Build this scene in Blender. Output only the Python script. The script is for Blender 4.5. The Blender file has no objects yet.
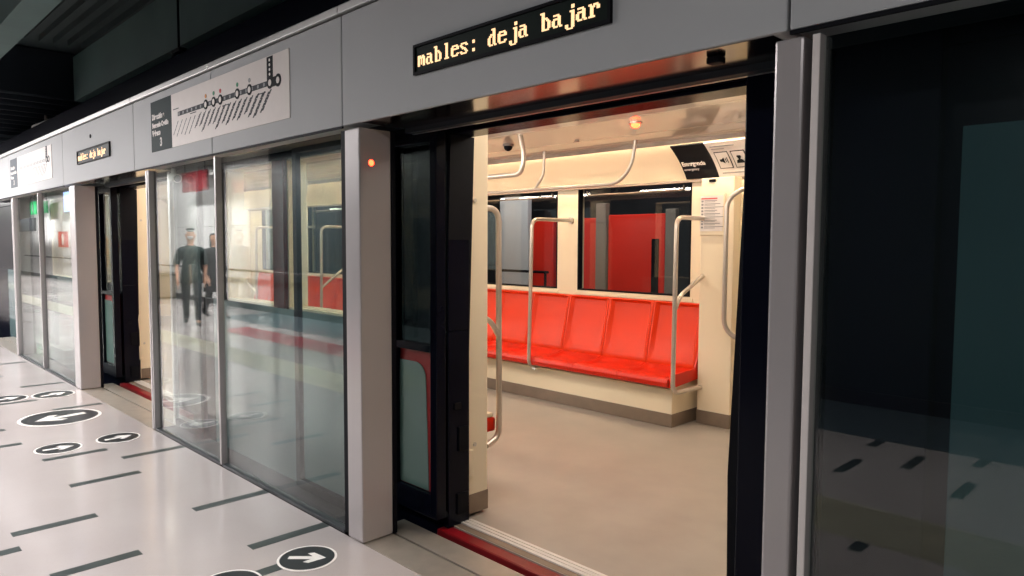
import bpy, bmesh, math, random
from mathutils import Vector, Matrix
random.seed(7)
S = bpy.context.scene
COL = S.collection
PI = math.pi

# ------------------------------------------------------------------ materials
def lin(c):
    return tuple(((v/255)/12.92 if v/255 <= .04045 else ((v/255+.055)/1.055)**2.4) for v in c)
MATS = {}
def mat(name, rgb, rough=.5, metal=0., spec=.5, coat=0., noise=0., nscale=8., bump=0., bscale=60., emit=None, estr=0., rvar=0.):
    if name in MATS: return MATS[name]
    m = bpy.data.materials.new(name); m.use_nodes = True
    nt = m.node_tree; b = nt.nodes['Principled BSDF']
    c = lin(rgb)
    b.inputs['Base Color'].default_value = (*c, 1)
    b.inputs['Roughness'].default_value = rough
    b.inputs['Metallic'].default_value = metal
    b.inputs['Specular IOR Level'].default_value = spec
    b.inputs['Coat Weight'].default_value = coat
    b.inputs['Coat Roughness'].default_value = .08
    tc = nt.nodes.new('ShaderNodeTexCoord')
    if noise or rvar:
        n = nt.nodes.new('ShaderNodeTexNoise'); n.inputs['Scale'].default_value = nscale; n.inputs['Detail'].default_value = 5
        nt.links.new(tc.outputs['Object'], n.inputs['Vector'])
        if noise:
            r = nt.nodes.new('ShaderNodeValToRGB')
            r.color_ramp.elements[0].position = .3; r.color_ramp.elements[1].position = .7
            r.color_ramp.elements[0].color = (*[v*(1-noise) for v in c], 1)
            r.color_ramp.elements[1].color = (*[min(1, v*(1+noise)) for v in c], 1)
            nt.links.new(n.outputs['Fac'], r.inputs['Fac']); nt.links.new(r.outputs['Color'], b.inputs['Base Color'])
        if rvar:
            mr = nt.nodes.new('ShaderNodeMapRange'); mr.inputs['To Min'].default_value = max(0, rough-rvar); mr.inputs['To Max'].default_value = rough+rvar
            nt.links.new(n.outputs['Fac'], mr.inputs['Value']); nt.links.new(mr.outputs['Result'], b.inputs['Roughness'])
    if bump:
        n2 = nt.nodes.new('ShaderNodeTexNoise'); n2.inputs['Scale'].default_value = bscale; n2.inputs['Detail'].default_value = 3
        nt.links.new(tc.outputs['Object'], n2.inputs['Vector'])
        bp = nt.nodes.new('ShaderNodeBump'); bp.inputs['Strength'].default_value = bump; bp.inputs['Distance'].default_value = .004
        nt.links.new(n2.outputs['Fac'], bp.inputs['Height']); nt.links.new(bp.outputs['Normal'], b.inputs['Normal'])
    if emit:
        b.inputs['Emission Color'].default_value = (*lin(emit), 1); b.inputs['Emission Strength'].default_value = estr
    MATS[name] = m
    return m
def glass(name, tint=(225, 236, 232), f0=.05, rough=0.):
    m = bpy.data.materials.new(name); m.use_nodes = True
    nt = m.node_tree; nt.nodes.clear()
    N = nt.nodes.new; L = nt.links.new
    out = N('ShaderNodeOutputMaterial'); mix = N('ShaderNodeMixShader'); tr = N('ShaderNodeBsdfTransparent'); gl = N('ShaderNodeBsdfGlossy')
    tr.inputs['Color'].default_value = (*lin(tint), 1); gl.inputs['Roughness'].default_value = rough
    g = N('ShaderNodeNewGeometry'); d = N('ShaderNodeVectorMath'); d.operation = 'DOT_PRODUCT'
    L(g.outputs['Incoming'], d.inputs[0]); L(g.outputs['Normal'], d.inputs[1])
    def mth(op, a, b=None):
        n = N('ShaderNodeMath'); n.operation = op
        for i, v in enumerate((a, b)):
            if v is None: continue
            if isinstance(v, (int, float)): n.inputs[i].default_value = v
            else: L(v, n.inputs[i])
        return n.outputs[0]
    a = mth('ABSOLUTE', d.outputs['Value']); a = mth('SUBTRACT', 1., a); a = mth('POWER', a, 5.)
    a = mth('MULTIPLY', a, 1-f0); a = mth('ADD', a, f0)
    L(a, mix.inputs['Fac']); L(tr.outputs[0], mix.inputs[1]); L(gl.outputs[0], mix.inputs[2]); L(mix.outputs[0], out.inputs['Surface'])
    MATS[name] = m
    return m

M_header = mat('grey_enamel', (178, 180, 182), .6, 0, .2, coat=.0, noise=.03, nscale=1.5, rvar=.05)
M_post = mat('post_enamel', (182, 176, 176), .26, .25, .5, coat=.15, noise=.03, nscale=2)
M_alu = mat('aluminium', (190, 188, 186), .3, .85, noise=.04, nscale=12)
M_strip = mat('pale_metal_strip', (226, 222, 218), .4, .3, noise=.05, nscale=12)
M_steel = mat('polished_steel', (160, 156, 152), .15, 1., noise=.05, nscale=3)
M_rail = mat('brushed_steel_tube', (208, 198, 188), .36, .7, noise=.04, nscale=20)
M_sill = mat('sill_plate', (176, 168, 158), .38, .55, noise=.08, nscale=10, bump=.1)
M_black = mat('black_gloss', (8, 10, 23), .22, 0, .14, noise=.1, nscale=2)
M_blackm = mat('black_rubber', (10, 11, 18), .6, 0, .12, noise=.1, nscale=20)
M_dkteal = mat('dark_teal_panel', (70, 100, 108), .06, 0, .6, noise=.06, nscale=2)
M_lower = mat('teal_grey_paint', (92, 112, 114), .08, 0, .6, noise=.06, nscale=2)
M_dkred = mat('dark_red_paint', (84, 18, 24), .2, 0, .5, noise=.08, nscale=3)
M_redsill = mat('red_sill', (118, 14, 24), .3, 0, .5, noise=.1, nscale=9)
M_cream = mat('cream_laminate', (236, 220, 192), .35, 0, .45, noise=.025, nscale=2)
M_creamc = mat('cream_ceiling', (250, 240, 224), .07, 0, .55, noise=.02, nscale=2)
M_kick = mat('kick_plate', (132, 116, 102), .35, .3, noise=.08, nscale=8)
M_tfloor = mat('train_floor_vinyl', (158, 149, 140), .4, 0, .4, noise=.09, nscale=3.5, bump=.08, bscale=220, rvar=.1)
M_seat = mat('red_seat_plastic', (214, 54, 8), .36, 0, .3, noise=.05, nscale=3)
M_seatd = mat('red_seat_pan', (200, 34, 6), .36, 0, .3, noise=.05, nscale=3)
M_dash = mat('dark_inlay', (60, 68, 67), .35, 0, .3, noise=.15, nscale=14)
M_tact = mat('tactile_yellow', (162, 158, 140), .5, 0, .4, noise=.08, nscale=8)
M_redfl = mat('red_floor_strip', (140, 56, 64), .35, 0, .4, noise=.08, nscale=6)
M_disc = mat('sticker_dark', (34, 38, 42), .35, 0, .5, noise=.1, nscale=30)
M_white = mat('sticker_white', (232, 228, 224), .4, 0, .4, noise=.03, nscale=30)
M_paper = mat('sign_white', (228, 220, 216), .5, 0, .15, noise=.02, nscale=10)
M_signdk = mat('sign_dark', (38, 52, 54), .6, 0, .08, noise=.05, nscale=10)
M_ink = mat('sign_ink', (70, 72, 76), .6, 0, .08)
M_inkm = mat('sign_ink_mid', (100, 106, 112), .6, 0, .08)
M_inkl = mat('sign_ink_light', (140, 140, 142), .5)
M_inkd = mat('sign_ink_dark', (24, 26, 30), .6, 0, .08)
M_green = mat('marker_green', (40, 140, 95), .5)
M_orange = mat('marker_orange', (226, 150, 60), .5)
M_redm = mat('marker_red', (205, 60, 60), .5)
M_exit = mat('exit_green', (20, 140, 80), .4, emit=(20, 150, 80), estr=.5)
M_screen = mat('led_screen', (24, 34, 31), .5, 0, .08, noise=.1, nscale=60)
M_led = mat('led_amber', (255, 190, 120), .5, emit=(255, 218, 168), estr=1.1)
M_redlamp = mat('red_lamp_lens', (255, 60, 30), .3, emit=(255, 52, 24), estr=22.)
M_redspot = mat('red_spot_glow', (255, 60, 40), .3, emit=(255, 60, 30), estr=14.)
M_cove = mat('cove_diffuser', (255, 244, 226), .4, emit=(255, 234, 202), estr=130.)
M_lamp = mat('lamp_diffuser', (255, 250, 245), .4, emit=(255, 240, 228), estr=14.)
M_tv = mat('lit_screen', (190, 210, 255), .3, emit=(150, 185, 255), estr=2.5)
M_conc = mat('dark_painted_concrete', (72, 94, 92), .7, 0, .3, noise=.15, nscale=1.2, bump=.3, bscale=12)
M_deck = mat('dark_deck', (40, 52, 54), .7, 0, .3, noise=.12, nscale=2)
M_duct = mat('dark_duct', (30, 38, 46), .55, .1, .3, noise=.12, nscale=3)
M_wall = mat('pale_wall_panel', (214, 214, 212), .4, 0, .4, noise=.02, nscale=1)
M_dkclad = mat('dark_cladding', (44, 54, 58), .4, 0, .3, noise=.06, nscale=1)
M_dkstone = mat('dark_stone', (76, 88, 94), .3, 0, .4, noise=.1, nscale=5)
M_skirt = mat('dark_skirting', (44, 48, 52), .4, noise=.1, nscale=5)
M_tunnel = mat('tunnel_concrete', (46, 48, 54), .8, noise=.2, nscale=2)
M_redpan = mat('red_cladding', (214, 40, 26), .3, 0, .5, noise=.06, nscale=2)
M_greyf = mat('grey_frame_paint', (120, 112, 106), .4, noise=.05, nscale=5)
M_palep = mat('pale_cladding', (206, 208, 212), .4, noise=.03, nscale=2)
M_skin = mat('skin', (196, 150, 122), .55, noise=.04, nscale=12)
M_shirt = mat('grey_green_cloth', (40, 56, 54), .85, noise=.15, nscale=18)
M_trou = mat('dark_trouser_cloth', (34, 42, 46), .85, noise=.15, nscale=18)
M_coat = mat('black_cloth', (16, 18, 22), .85, noise=.15, nscale=18)
M_hair = mat('dark_hair', (24, 20, 20), .6, noise=.2, nscale=40)
M_shoe = mat('dark_shoe', (28, 24, 24), .5, noise=.1, nscale=20)
M_mask = mat('white_mask_cloth', (222, 222, 220), .8, noise=.03, nscale=30)
M_psdglass = glass('screen_door_glass', (246, 251, 249), .1)
M_leafglass = glass('sliding_leaf_glass', (252, 254, 253), .02)
M_winglass = glass('train_window_glass', (240, 244, 243), .05)

# floor material: pale polished terrazzo
def floor_mat():
    m = bpy.data.materials.new('pale_terrazzo'); m.use_nodes = True
    nt = m.node_tree; b = nt.nodes['Principled BSDF']; N = nt.nodes.new; L = nt.links.new
    tc = N('ShaderNodeTexCoord')
    v = N('ShaderNodeTexVoronoi'); v.inputs['Scale'].default_value = 90; L(tc.outputs['Object'], v.inputs['Vector'])
    n = N('ShaderNodeTexNoise'); n.inputs['Scale'].default_value = 1.3; n.inputs['Detail'].default_value = 6; L(tc.outputs['Object'], n.inputs['Vector'])
    r1 = N('ShaderNodeValToRGB'); r1.color_ramp.elements[0].color = (*lin((166, 158, 156)), 1); r1.color_ramp.elements[1].color = (*lin((184, 177, 175)), 1)
    L(n.outputs['Fac'], r1.inputs['Fac'])
    r2 = N('ShaderNodeValToRGB'); r2.color_ramp.elements[0].color = (.9, .9, .9, 1); r2.color_ramp.elements[1].color = (1, 1, 1, 1); r2.color_ramp.elements[1].position = .35
    L(v.outputs['Distance'], r2.inputs['Fac'])
    mx = N('ShaderNodeMix'); mx.data_type = 'RGBA'; mx.blend_type = 'MULTIPLY'; mx.inputs['Factor'].default_value = .6
    L(r1.outputs['Color'], mx.inputs['A']); L(r2.outputs['Color'], mx.inputs['B']); L(mx.outputs['Result'], b.inputs['Base Color'])
    mr = N('ShaderNodeMapRange'); mr.inputs['To Min'].default_value = .1; mr.inputs['To Max'].default_value = .22
    L(n.outputs['Fac'], mr.inputs['Value']); L(mr.outputs['Result'], b.inputs['Roughness'])
    b.inputs['Specular IOR Level'].default_value = .5
    return m
M_floor = floor_mat()

# ------------------------------------------------------------------ mesh helpers
class MB:
    def __init__(self): self.bm = bmesh.new()
    def box(self, x0, x1, y0, y1, z0, z1, bev=0.):
        x0, x1 = min(x0, x1), max(x0, x1); y0, y1 = min(y0, y1), max(y0, y1); z0, z1 = min(z0, z1), max(z0, z1)
        r = bmesh.ops.create_cube(self.bm, size=1)
        for v in r['verts']:
            v.co = Vector(((x0+x1)/2+v.co.x*(x1-x0), (y0+y1)/2+v.co.y*(y1-y0), (z0+z1)/2+v.co.z*(z1-z0)))
        if bev:
            es = list({e for v in r['verts'] for e in v.link_edges})
            bmesh.ops.bevel(self.bm, geom=es, offset=bev, segments=2, affect='EDGES', profile=.6)
        return self
    def poly(self, pts, d):
        """closed polygon pts (3D) extruded by vector d"""
        d = Vector(d)
        a = [self.bm.verts.new(p) for p in pts]; b = [self.bm.verts.new(Vector(p)+d) for p in pts]
        self.bm.faces.new(a); self.bm.faces.new(list(reversed(b)))
        n = len(pts)
        for i in range(n): self.bm.faces.new((a[i], b[i], b[(i+1) % n], a[(i+1) % n]))
        return self
    def tube(self, pts, r, seg=12, cap=True):
        pts = [Vector(p) for p in pts]; rings = []
        up = None
        for i, p in enumerate(pts):
            t = (pts[min(i+1, len(pts)-1)]-pts[max(i-1, 0)]).normalized()
            if up is None:
                up = Vector((0, 0, 1)) if abs(t.z) < .9 else Vector((1, 0, 0))
            u = (up-t*up.dot(t)).normalized(); w = t.cross(u); up = u
            rr = r[i] if isinstance(r, (list, tuple)) else r
            rings.append([self.bm.verts.new(p+(u*math.cos(a)+w*math.sin(a))*rr) for a in (2*PI*k/seg for k in range(seg))])
        for a, b in zip(rings, rings[1:]):
            for k in range(seg): self.bm.faces.new((a[k], a[(k+1) % seg], b[(k+1) % seg], b[k]))
        if cap:
            self.bm.faces.new(list(reversed(rings[0]))); self.bm.faces.new(rings[-1])
        return self
    def cyl(self, p, axis, r, h, seg=24, r2=None):
        p = Vector(p); a = Vector(axis).normalized()
        return self.tube([p, p+a*h], [r, r if r2 is None else r2], seg)
    def sphere(self, c, r, sc=(1, 1, 1), seg=16):
        res = bmesh.ops.create_uvsphere(self.bm, u_segments=seg, v_segments=max(6, seg//2), radius=r)
        for v in res['verts']: v.co = Vector((c[0]+v.co.x*sc[0], c[1]+v.co.y*sc[1], c[2]+v.co.z*sc[2]))
        return self
    def strip(self, rows):
        """grid surface from rows of points"""
        vs = [[self.bm.verts.new(p) for p in r] for r in rows]
        for a, b in zip(vs, vs[1:]):
            for k in range(len(a)-1): self.bm.faces.new((a[k], a[k+1], b[k+1], b[k]))
        return self
    def build(self, name, m, parent=None, smooth=False, origin=None):
        bmesh.ops.recalc_face_normals(self.bm, faces=self.bm.faces)
        off = Vector((0, 0, 0))
        if origin is not None: off = Vector(origin)
        elif parent is not None: off = parent.matrix_world.translation.copy() if parent.parent is None else WORLD[parent.name]
        for v in self.bm.verts: v.co -= off
        if smooth:
            for f in self.bm.faces: f.smooth = True
            for e in self.bm.edges:
                if len(e.link_faces) == 2 and e.calc_face_angle(0) > .6: e.smooth = False
        me = bpy.data.meshes.new(name); self.bm.to_mesh(me); self.bm.free()
        me.materials.append(m)
        o = bpy.data.objects.new(name, me); COL.objects.link(o)
        if parent is not None:
            o.parent = parent
            WORLD[o.name] = off
        else:
            o.location = off; WORLD[o.name] = off
        return o
WORLD = {}
def tag(o, label=None, cat=None, group=None, kind=None):
    if label: o['label'] = label
    if cat: o['category'] = cat
    if group: o['group'] = group
    if kind: o['kind'] = kind
    return o
def thing(name, loc, label, cat, group=None):
    o = bpy.data.objects.new(name, None); COL.objects.link(o); o.location = loc
    o.empty_display_size = .1
    o.matrix_world = Matrix.Translation(loc); WORLD[o.name] = Vector(loc)
    return tag(o, label, cat, group)
def struct(o, label=None): return tag(o, label, kind='structure')
def dup(src, loc, label=None, group=None):
    c = src.copy(); COL.objects.link(c); c.location = loc; WORLD[c.name] = Vector(loc)
    if label: c['label'] = label
    if group: c['group'] = group
    for ch in list(src.children):
        d = ch.copy(); COL.objects.link(d); d.parent = c; WORLD[d.name] = Vector(loc)
        for g in list(ch.children):
            e = g.copy(); COL.objects.link(e); e.parent = d
    return c
def text(s, name, m, parent, org, size, right=(1, 0, 0), up=(0, 0, 1), ext=.001, align='LEFT', sx=1., bold=0.):
    c = bpy.data.curves.new(name, 'FONT'); c.body = s; c.size = size; c.extrude = ext; c.align_x = align; c.offset = bold
    o = bpy.data.objects.new(name, c); COL.objects.link(o)
    me = bpy.data.meshes.new_from_object(o.evaluated_get(bpy.context.evaluated_depsgraph_get()))
    bpy.data.objects.remove(o); bpy.data.curves.remove(c); me.materials.clear(); me.materials.append(m); me.name = name
    o = bpy.data.objects.new(name, me); COL.objects.link(o)
    r = Vector(right).normalized(); u = Vector(up).normalized(); n = r.cross(u)
    mt = Matrix.Identity(4)
    for i in range(3): mt[i][0] = r[i]*sx; mt[i][1] = u[i]; mt[i][2] = n[i]; mt[i][3] = org[i]
    base = WORLD[parent.name]
    o.parent = parent
    o.matrix_local = Matrix.Translation(-base) @ mt
    return o
def bend(pts, r=.07, n=6):
    """round the corners of a polyline"""
    pts = [Vector(p) for p in pts]; out = [pts[0]]
    for a, b, c in zip(pts, pts[1:], pts[2:]):
        d1 = (a-b); d2 = (c-b); rr = min(r, d1.length*.49, d2.length*.49)
        p1 = b+d1.normalized()*rr; p2 = b+d2.normalized()*rr
        for k in range(n+1):
            t = k/n; out.append(p1*(1-t)**2+b*2*t*(1-t)+p2*t*t)
    out.append(pts[-1])
    return out

# ------------------------------------------------------------------ camera
F, YAW, PITCH, ROLL, CD, CH = 710.23, math.radians(45.277), math.radians(-3.611), math.radians(.2506), 2.0197, 1.5894
f = Vector((-math.sin(YAW)*math.cos(PITCH), math.cos(YAW)*math.cos(PITCH), math.sin(PITCH)))
r = f.cross(Vector((0, 0, 1))).normalized(); u = r.cross(f)
r2 = r*math.cos(ROLL)+u*math.sin(ROLL); u2 = u*math.cos(ROLL)-r*math.sin(ROLL)
cam = bpy.data.cameras.new('camera'); co = bpy.data.objects.new('camera', cam); COL.objects.link(co)
cam.sensor_width = 36; cam.lens = F/1024*36; cam.clip_start = .05; cam.clip_end = 200
mw = Matrix.Identity(4)
for i in range(3): mw[i][0] = r2[i]; mw[i][1] = u2[i]; mw[i][2] = -f[i]; mw[i][3] = (0, -CD, CH)[i]
co.matrix_world = mw
S.camera = co

# ------------------------------------------------------------------ platform shell
XL, XR = -44., 4.5
fl = MB(); fl.box(XL, XR, -5.3, 0, -.35, 0); floor = struct(fl.build('floor', M_floor), 'pale polished stone platform floor')
dash = [(-3.52, -.447, -.0), (-4.26, -.454, -.0), (-5.66, -.44, -.0), (-5.235, -.874, -.449), (-5.99, -.872, -.454), (-4.57, -1.3, -.888),
        (-3.86, -1.265, -.87), (-4.335, -1.75, -1.3), (-6.62, -1.29, -.885), (-7.74, -.44, -.03), (-3.21, -.87, -.42), (-9.2, -.44, -.03), (-8.35, -.87, -.45),
        (-10.1, -.87, -.45), (-11.1, -.44, -.03), (-9.7, -1.3, -.88), (-11.9, -.87, -.45), (-13.2, -.44, -.03), (-12.6, -1.3, -.88), (-7.2, -1.3, -.9)]
for iy in range(3, 12):
    yy = -.42*iy-.03
    if -2.45 < yy < -1.75: continue
    x = 3.6-random.random()
    while x > -24:
        if not (yy > -1.4 and x > -14 and x < -3.0): dash.append((x, yy-.42, yy))
        x -= .72*random.choice((1, 1, 1, 2, 2))
d = MB()
for x, y0, y1 in dash: d.box(x-.036, x+.036, y0, y1-.001, -.01, .0012)
struct(d.build('floor_inlay', M_dash, floor))
d = MB(); d.box(XL, XR, -2.42, -1.86, -.01, .002)
for k in range(9): d.box(XL, XR, -2.40+k*.06, -2.375+k*.06, .002, .006)
struct(d.build('tactile_strip', M_tact, floor))
d = MB(); d.box(-12.9, -6.2, -3.72, -3.12, -.01, .0018); struct(d.build('red_strip', M_redfl, floor))

w = MB()
x = XL; XW = -15.2
while x < XW-.1:
    w.box(x+.006, min(x+2.394, XW), -5.42, -5.3, .12, 1.98); w.box(x+.006, min(x+2.394, XW), -5.42, -5.3, 1.99, 3.7)
    x += 2.4
w.box(XL, XW, -5.5, -5.42, 0, 4.6)
struct(w.build('wall_back', M_wall), 'pale panelled wall across the platform')
w = MB(); x = XW
while x < XR-.1:
    w.box(x+.006, min(x+1.99, XR), -5.42, -5.3, .14, 3.7); x += 2.
w.box(XW+.001, XR, -5.5, -5.42, 0, 4.6)
struct(w.build('wall_far', M_dkclad), 'dark clad wall across the platform')
struct(MB().box(XW, XR, -5.3, -4.05, -.01, .0016).build('floor_dark', M_dkstone, floor), 'dark stone floor band')
struct(MB().box(XL, XR, -5.3, -5.27, 0, .14).build('baseboard_back', M_skirt))
struct(MB().box(XL-.2, XL, -5.4, 8, -1.2, 4.6).build('wall_left', M_wall))
struct(MB().box(XR, XR+.2, -5.4, 8, -1.2, 4.6).build('wall_right', M_deck))
c = MB(); c.box(XL, XR, -5.5, 8, 4.3, 4.5)
for k in range(16): c.box(-11.2, XR, -.40+k*.165, -.32+k*.165, 4.22, 4.3)
ceil = struct(c.build('ceiling', M_deck), 'dark ribbed deck above the platform')
c = MB(); c.box(-11.2, XR, -.66, -.42, 3.6, 4.22); struct(c.build('ceiling_beam', M_conc, ceil))
c = MB(); c.box(-11.8, XR, .79, 1.1, 3.6, 4.22); struct(c.build('ceiling_beam', M_conc, ceil))
c = MB(); c.box(-11.2, XR, -3.4, -3.1, 3.6, 4.22); struct(c.build('ceiling_beam', M_conc, ceil))
for k in range(16):
    x = -11.9-k*1.02
    c = MB(); c.box(x-.42, x, -1.6, 6, 3.62, 4.3, .03); c.box(x-.1, x-.06, -1.6, 6, 3.55, 3.62)
    struct(c.build('ceiling_duct', M_duct, ceil))
# ceiling fittings
CX, CY = -13.135, .71
t = thing('security_camera', (CX, CY, 3.5), 'small grey bullet security camera hanging under the dark ceiling ducts', 'camera')
MB().cyl((CX, CY, 3.42), (0, 0, 1), .02, .13).build('mount', M_greyf, t)
MB().cyl((CX-.17, CY-.12, 3.35), (.9, .6, .3), .06, .42, 16).build('body', M_paper, t, smooth=True)
t = thing('sprinkler_head', (-7.55, .72, 3.6), 'dark sprinkler fitting hanging beside the long ceiling beam', 'sprinkler')
MB().cyl((-7.55, .72, 3.52), (0, 0, 1), .012, .699).build('stem', M_blackm, t)
m = MB(); m.box(-7.66, -7.44, .68, .76, 3.49, 3.525, .01); m.cyl((-7.55, .72, 3.44), (0, 0, 1), .07, .05, 16, .03); m.build('head', M_blackm, t)

# ------------------------------------------------------------------ platform screen doors
HB, HT = 2.2, 2.8
J = [-14.3, -11.93, -9.03, -6.65, -5.0, -3.31, -.92, 1.5, 4.4]
hl = {0: 'plain grey header panel above the farthest doorway at the left edge', 1: 'grey header panel carrying the faint far route map',
      2: 'grey header panel with the small far message display', 3: 'grey header panel holding the dark end of the route map',
      4: 'grey header panel between route map stations and tall post', 5: 'long grey header panel holding the large message display',
      6: 'plain grey header panel at upper right above dark glass', 7: 'plain grey header panel past the right edge of the picture'}
for i in range(7):
    t = thing('door_fascia', ((J[i]+J[i+1])/2, .1, HB), hl[i], 'header panel', 'header panels over the screen doors')
    MB().box(J[i]+.004, J[i+1]-.004, 0, .14, HB, HT-.035, .006).build('panel', M_header, t)
    MB().box(J[i]+.002, J[i+1]-.002, -.022, .16, HT-.03, HT+.012, .005).build('top_rail', M_alu, t)
    if i not in (2, 5): MB().box(J[i]+.004, J[i+1]-.004, .0, .011, HB-.012, HB-.001).build('bottom_trim', M_blackm, t)
struct(MB().box(-14.3, 1.5, .142, .36, HB+.02, HT+.01).build('trim_1', M_duct), 'dark box behind the header panels')

def post(x0, x1, label, dep=.19):
    t = thing('gate_post', ((x0+x1)/2, .1, 0), label, 'post', 'grey posts of the screen doors')
    MB().box(x0, x1, -.004, dep, .004, HB-.024, .008).build('column', M_post, t)
    MB().box(x0-.006, x1+.004, dep, dep+.025, .004, HB-.03).build('seal', M_blackm, t)
post(-3.285, -3.145, 'grey post left of the open doorway with a small glowing red spot')
pst = [o for o in bpy.data.objects if o.name.startswith('column')][0]
MB().cyl((-3.1455, .065, 2.0), (1, 0, 0), .02, .004, 20).build('spot_rim', M_post, pst.parent)
m = MB(); m.sphere((-3.142, .065, 2.0), .016, (.5, 1, 1)); m.build('glowing_spot', M_redspot, pst.parent, smooth=True)  # glowing dome put in for the red glint on the post face
post(-.957, -.872, 'grey post right of the open doorway beside the dark glass')
post(-8.80, -8.58, 'grey post left of the far doorway, nearest the bluish lit screen')
post(-6.375, -6.335, 'slim grey post between far doorway and first mirrored glass', .05)
post(-11.86, -11.80, 'grey post at the far left edge of the picture')

def screen(x0, x1, label, lst=M_post, rst=M_blackm, lw=.026, rw=.03, y=.03):
    t = thing('glass_screen', ((x0+x1)/2, y, 0), label, 'glass panel', 'fixed glass panels of the screen doors')
    MB().box(x0+.005, x1-.005, y, y+.012, .02, HB-.03).build('pane', M_psdglass, t)
    MB().box(x0, x0+lw, y-.03, y+.014, .012, HB-.024, .003).build('stile', lst, t)
    MB().box(x1-rw, x1, y-.022, y+.014, .012, HB-.024, .003).build('stile', rst, t)
    m = MB(); m.box(x0+lw, x1-rw, y-.026, y+.02, .001, .0195, .003); m.build('bottom_rail', M_skirt, t)
    return t
screen(-11.79, -10.31, 'leftmost pair of mirrored glass, its farther pane with exit signs', rw=.01, rst=M_post)
screen(-10.30, -8.82, 'leftmost pair of mirrored glass, its nearer pane beside far post')
screen(-6.33, -4.985, 'glass panel mirroring the two walking people, right of far doorway', lw=.02, rw=.01, rst=M_post, lst=M_post)
screen(-4.98, -3.29, 'glass panel showing red train seats, left of the tall post', rw=.05)
screen(-.85, 1.5, 'dark glass panel filling the right side of the picture', lw=.022, lst=M_paper)
# dark sill behind the fixed panes
for n, (a, b) in enumerate(((-11.79, -8.82), (-6.33, -3.29), (-.86, XR))):
    struct(MB().box(a, b, .064, .215, -.3, .01).build('trim_%d' % (n+2), M_blackm), 'dark sill behind the glass')

# doorway thresholds
def threshold(x0, x1, label):
    t = thing('door_sill', ((x0+x1)/2, .2, 0), label, 'door sill', 'metal sills of the platform doorways')
    MB().box(x0, x1, .004, .195, -.2, -.001, .003).build('outer_plate', M_sill, t)
    MB().box(x0, x1, .21, .36, -.2, -.001, .003).build('inner_plate', M_sill, t)
    MB().box(x0, x1, .192, .214, -.2, -.015).build('guide_groove', M_blackm, t)
threshold(-3.28, -.9, 'worn metal sill in front of the near open train door')
threshold(-8.78, -6.33, 'metal sill in front of the far train doorway')
threshold(-14.2, -11.82, 'metal sill of the farthest doorway at left edge')

# soffit over doorway
def soffit(x0, x1, label):
    t = thing('door_soffit', ((x0+x1)/2, .2, HB), label, 'soffit', 'steel soffits above the platform doorways')
    MB().box(x0, x1, .012, .278, HB-.002, HB-.0003).build('steel_plate', M_steel, t)
    MB().box(x0, x1, .28, .33, HB-.026, HB, .002).build('dark_lip', M_duct, t)
    MB().box(x0, x1, .326, .338, HB-.028, HB-.02).build('lip_edge', M_alu, t)
soffit(-3.14, -.97, 'polished steel soffit above the near open doorway')
soffit(-8.57, -6.41, 'polished steel soffit above the far doorway')
t = thing('door_sensor', (-1.21, .11, HB-.03), 'small black sensor under the steel soffit near the right post', 'sensor')
m = MB(); m.box(-1.235, -1.185, .09, .13, HB-.024, HB-.0025, .005); m.build('housing', M_blackm, t)

# sliding screen-door leaves (open, behind fixed glass): only frame edges show
def leaf(x0, x1, label, vis):
    t = thing('sliding_screen_door', ((x0+x1)/2, .15, 0), label, 'sliding door', 'open sliding leaves of the screen doors')
    MB().box(x0+.03, x1-.03, .15, .16, .09, 2.14).build('pane', M_leafglass, t)
    MB().box(x0, x0+.05, .138, .172, .035, 2.17, .004).build('stile', M_blackm if vis else M_alu, t)
    MB().box(x1-.05, x1, .138, .172, .035, 2.17, .004).build('stile', M_blackm, t)
    MB().box(x0+.05, x1-.05, .138, .172, .035, .09, .003).build('bottom_rail', M_blackm, t)
    MB().box(x0+.05, x1-.05, .138, .172, 2.14, 2.17, .003).build('top_rail', M_blackm, t)
leaf(-4.13, -3.30, 'open sliding glass leaf tucked behind the glass left of tall post', True)
leaf(-6.28, -5.62, 'open sliding glass leaf behind the glass mirroring two people', False)

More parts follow.
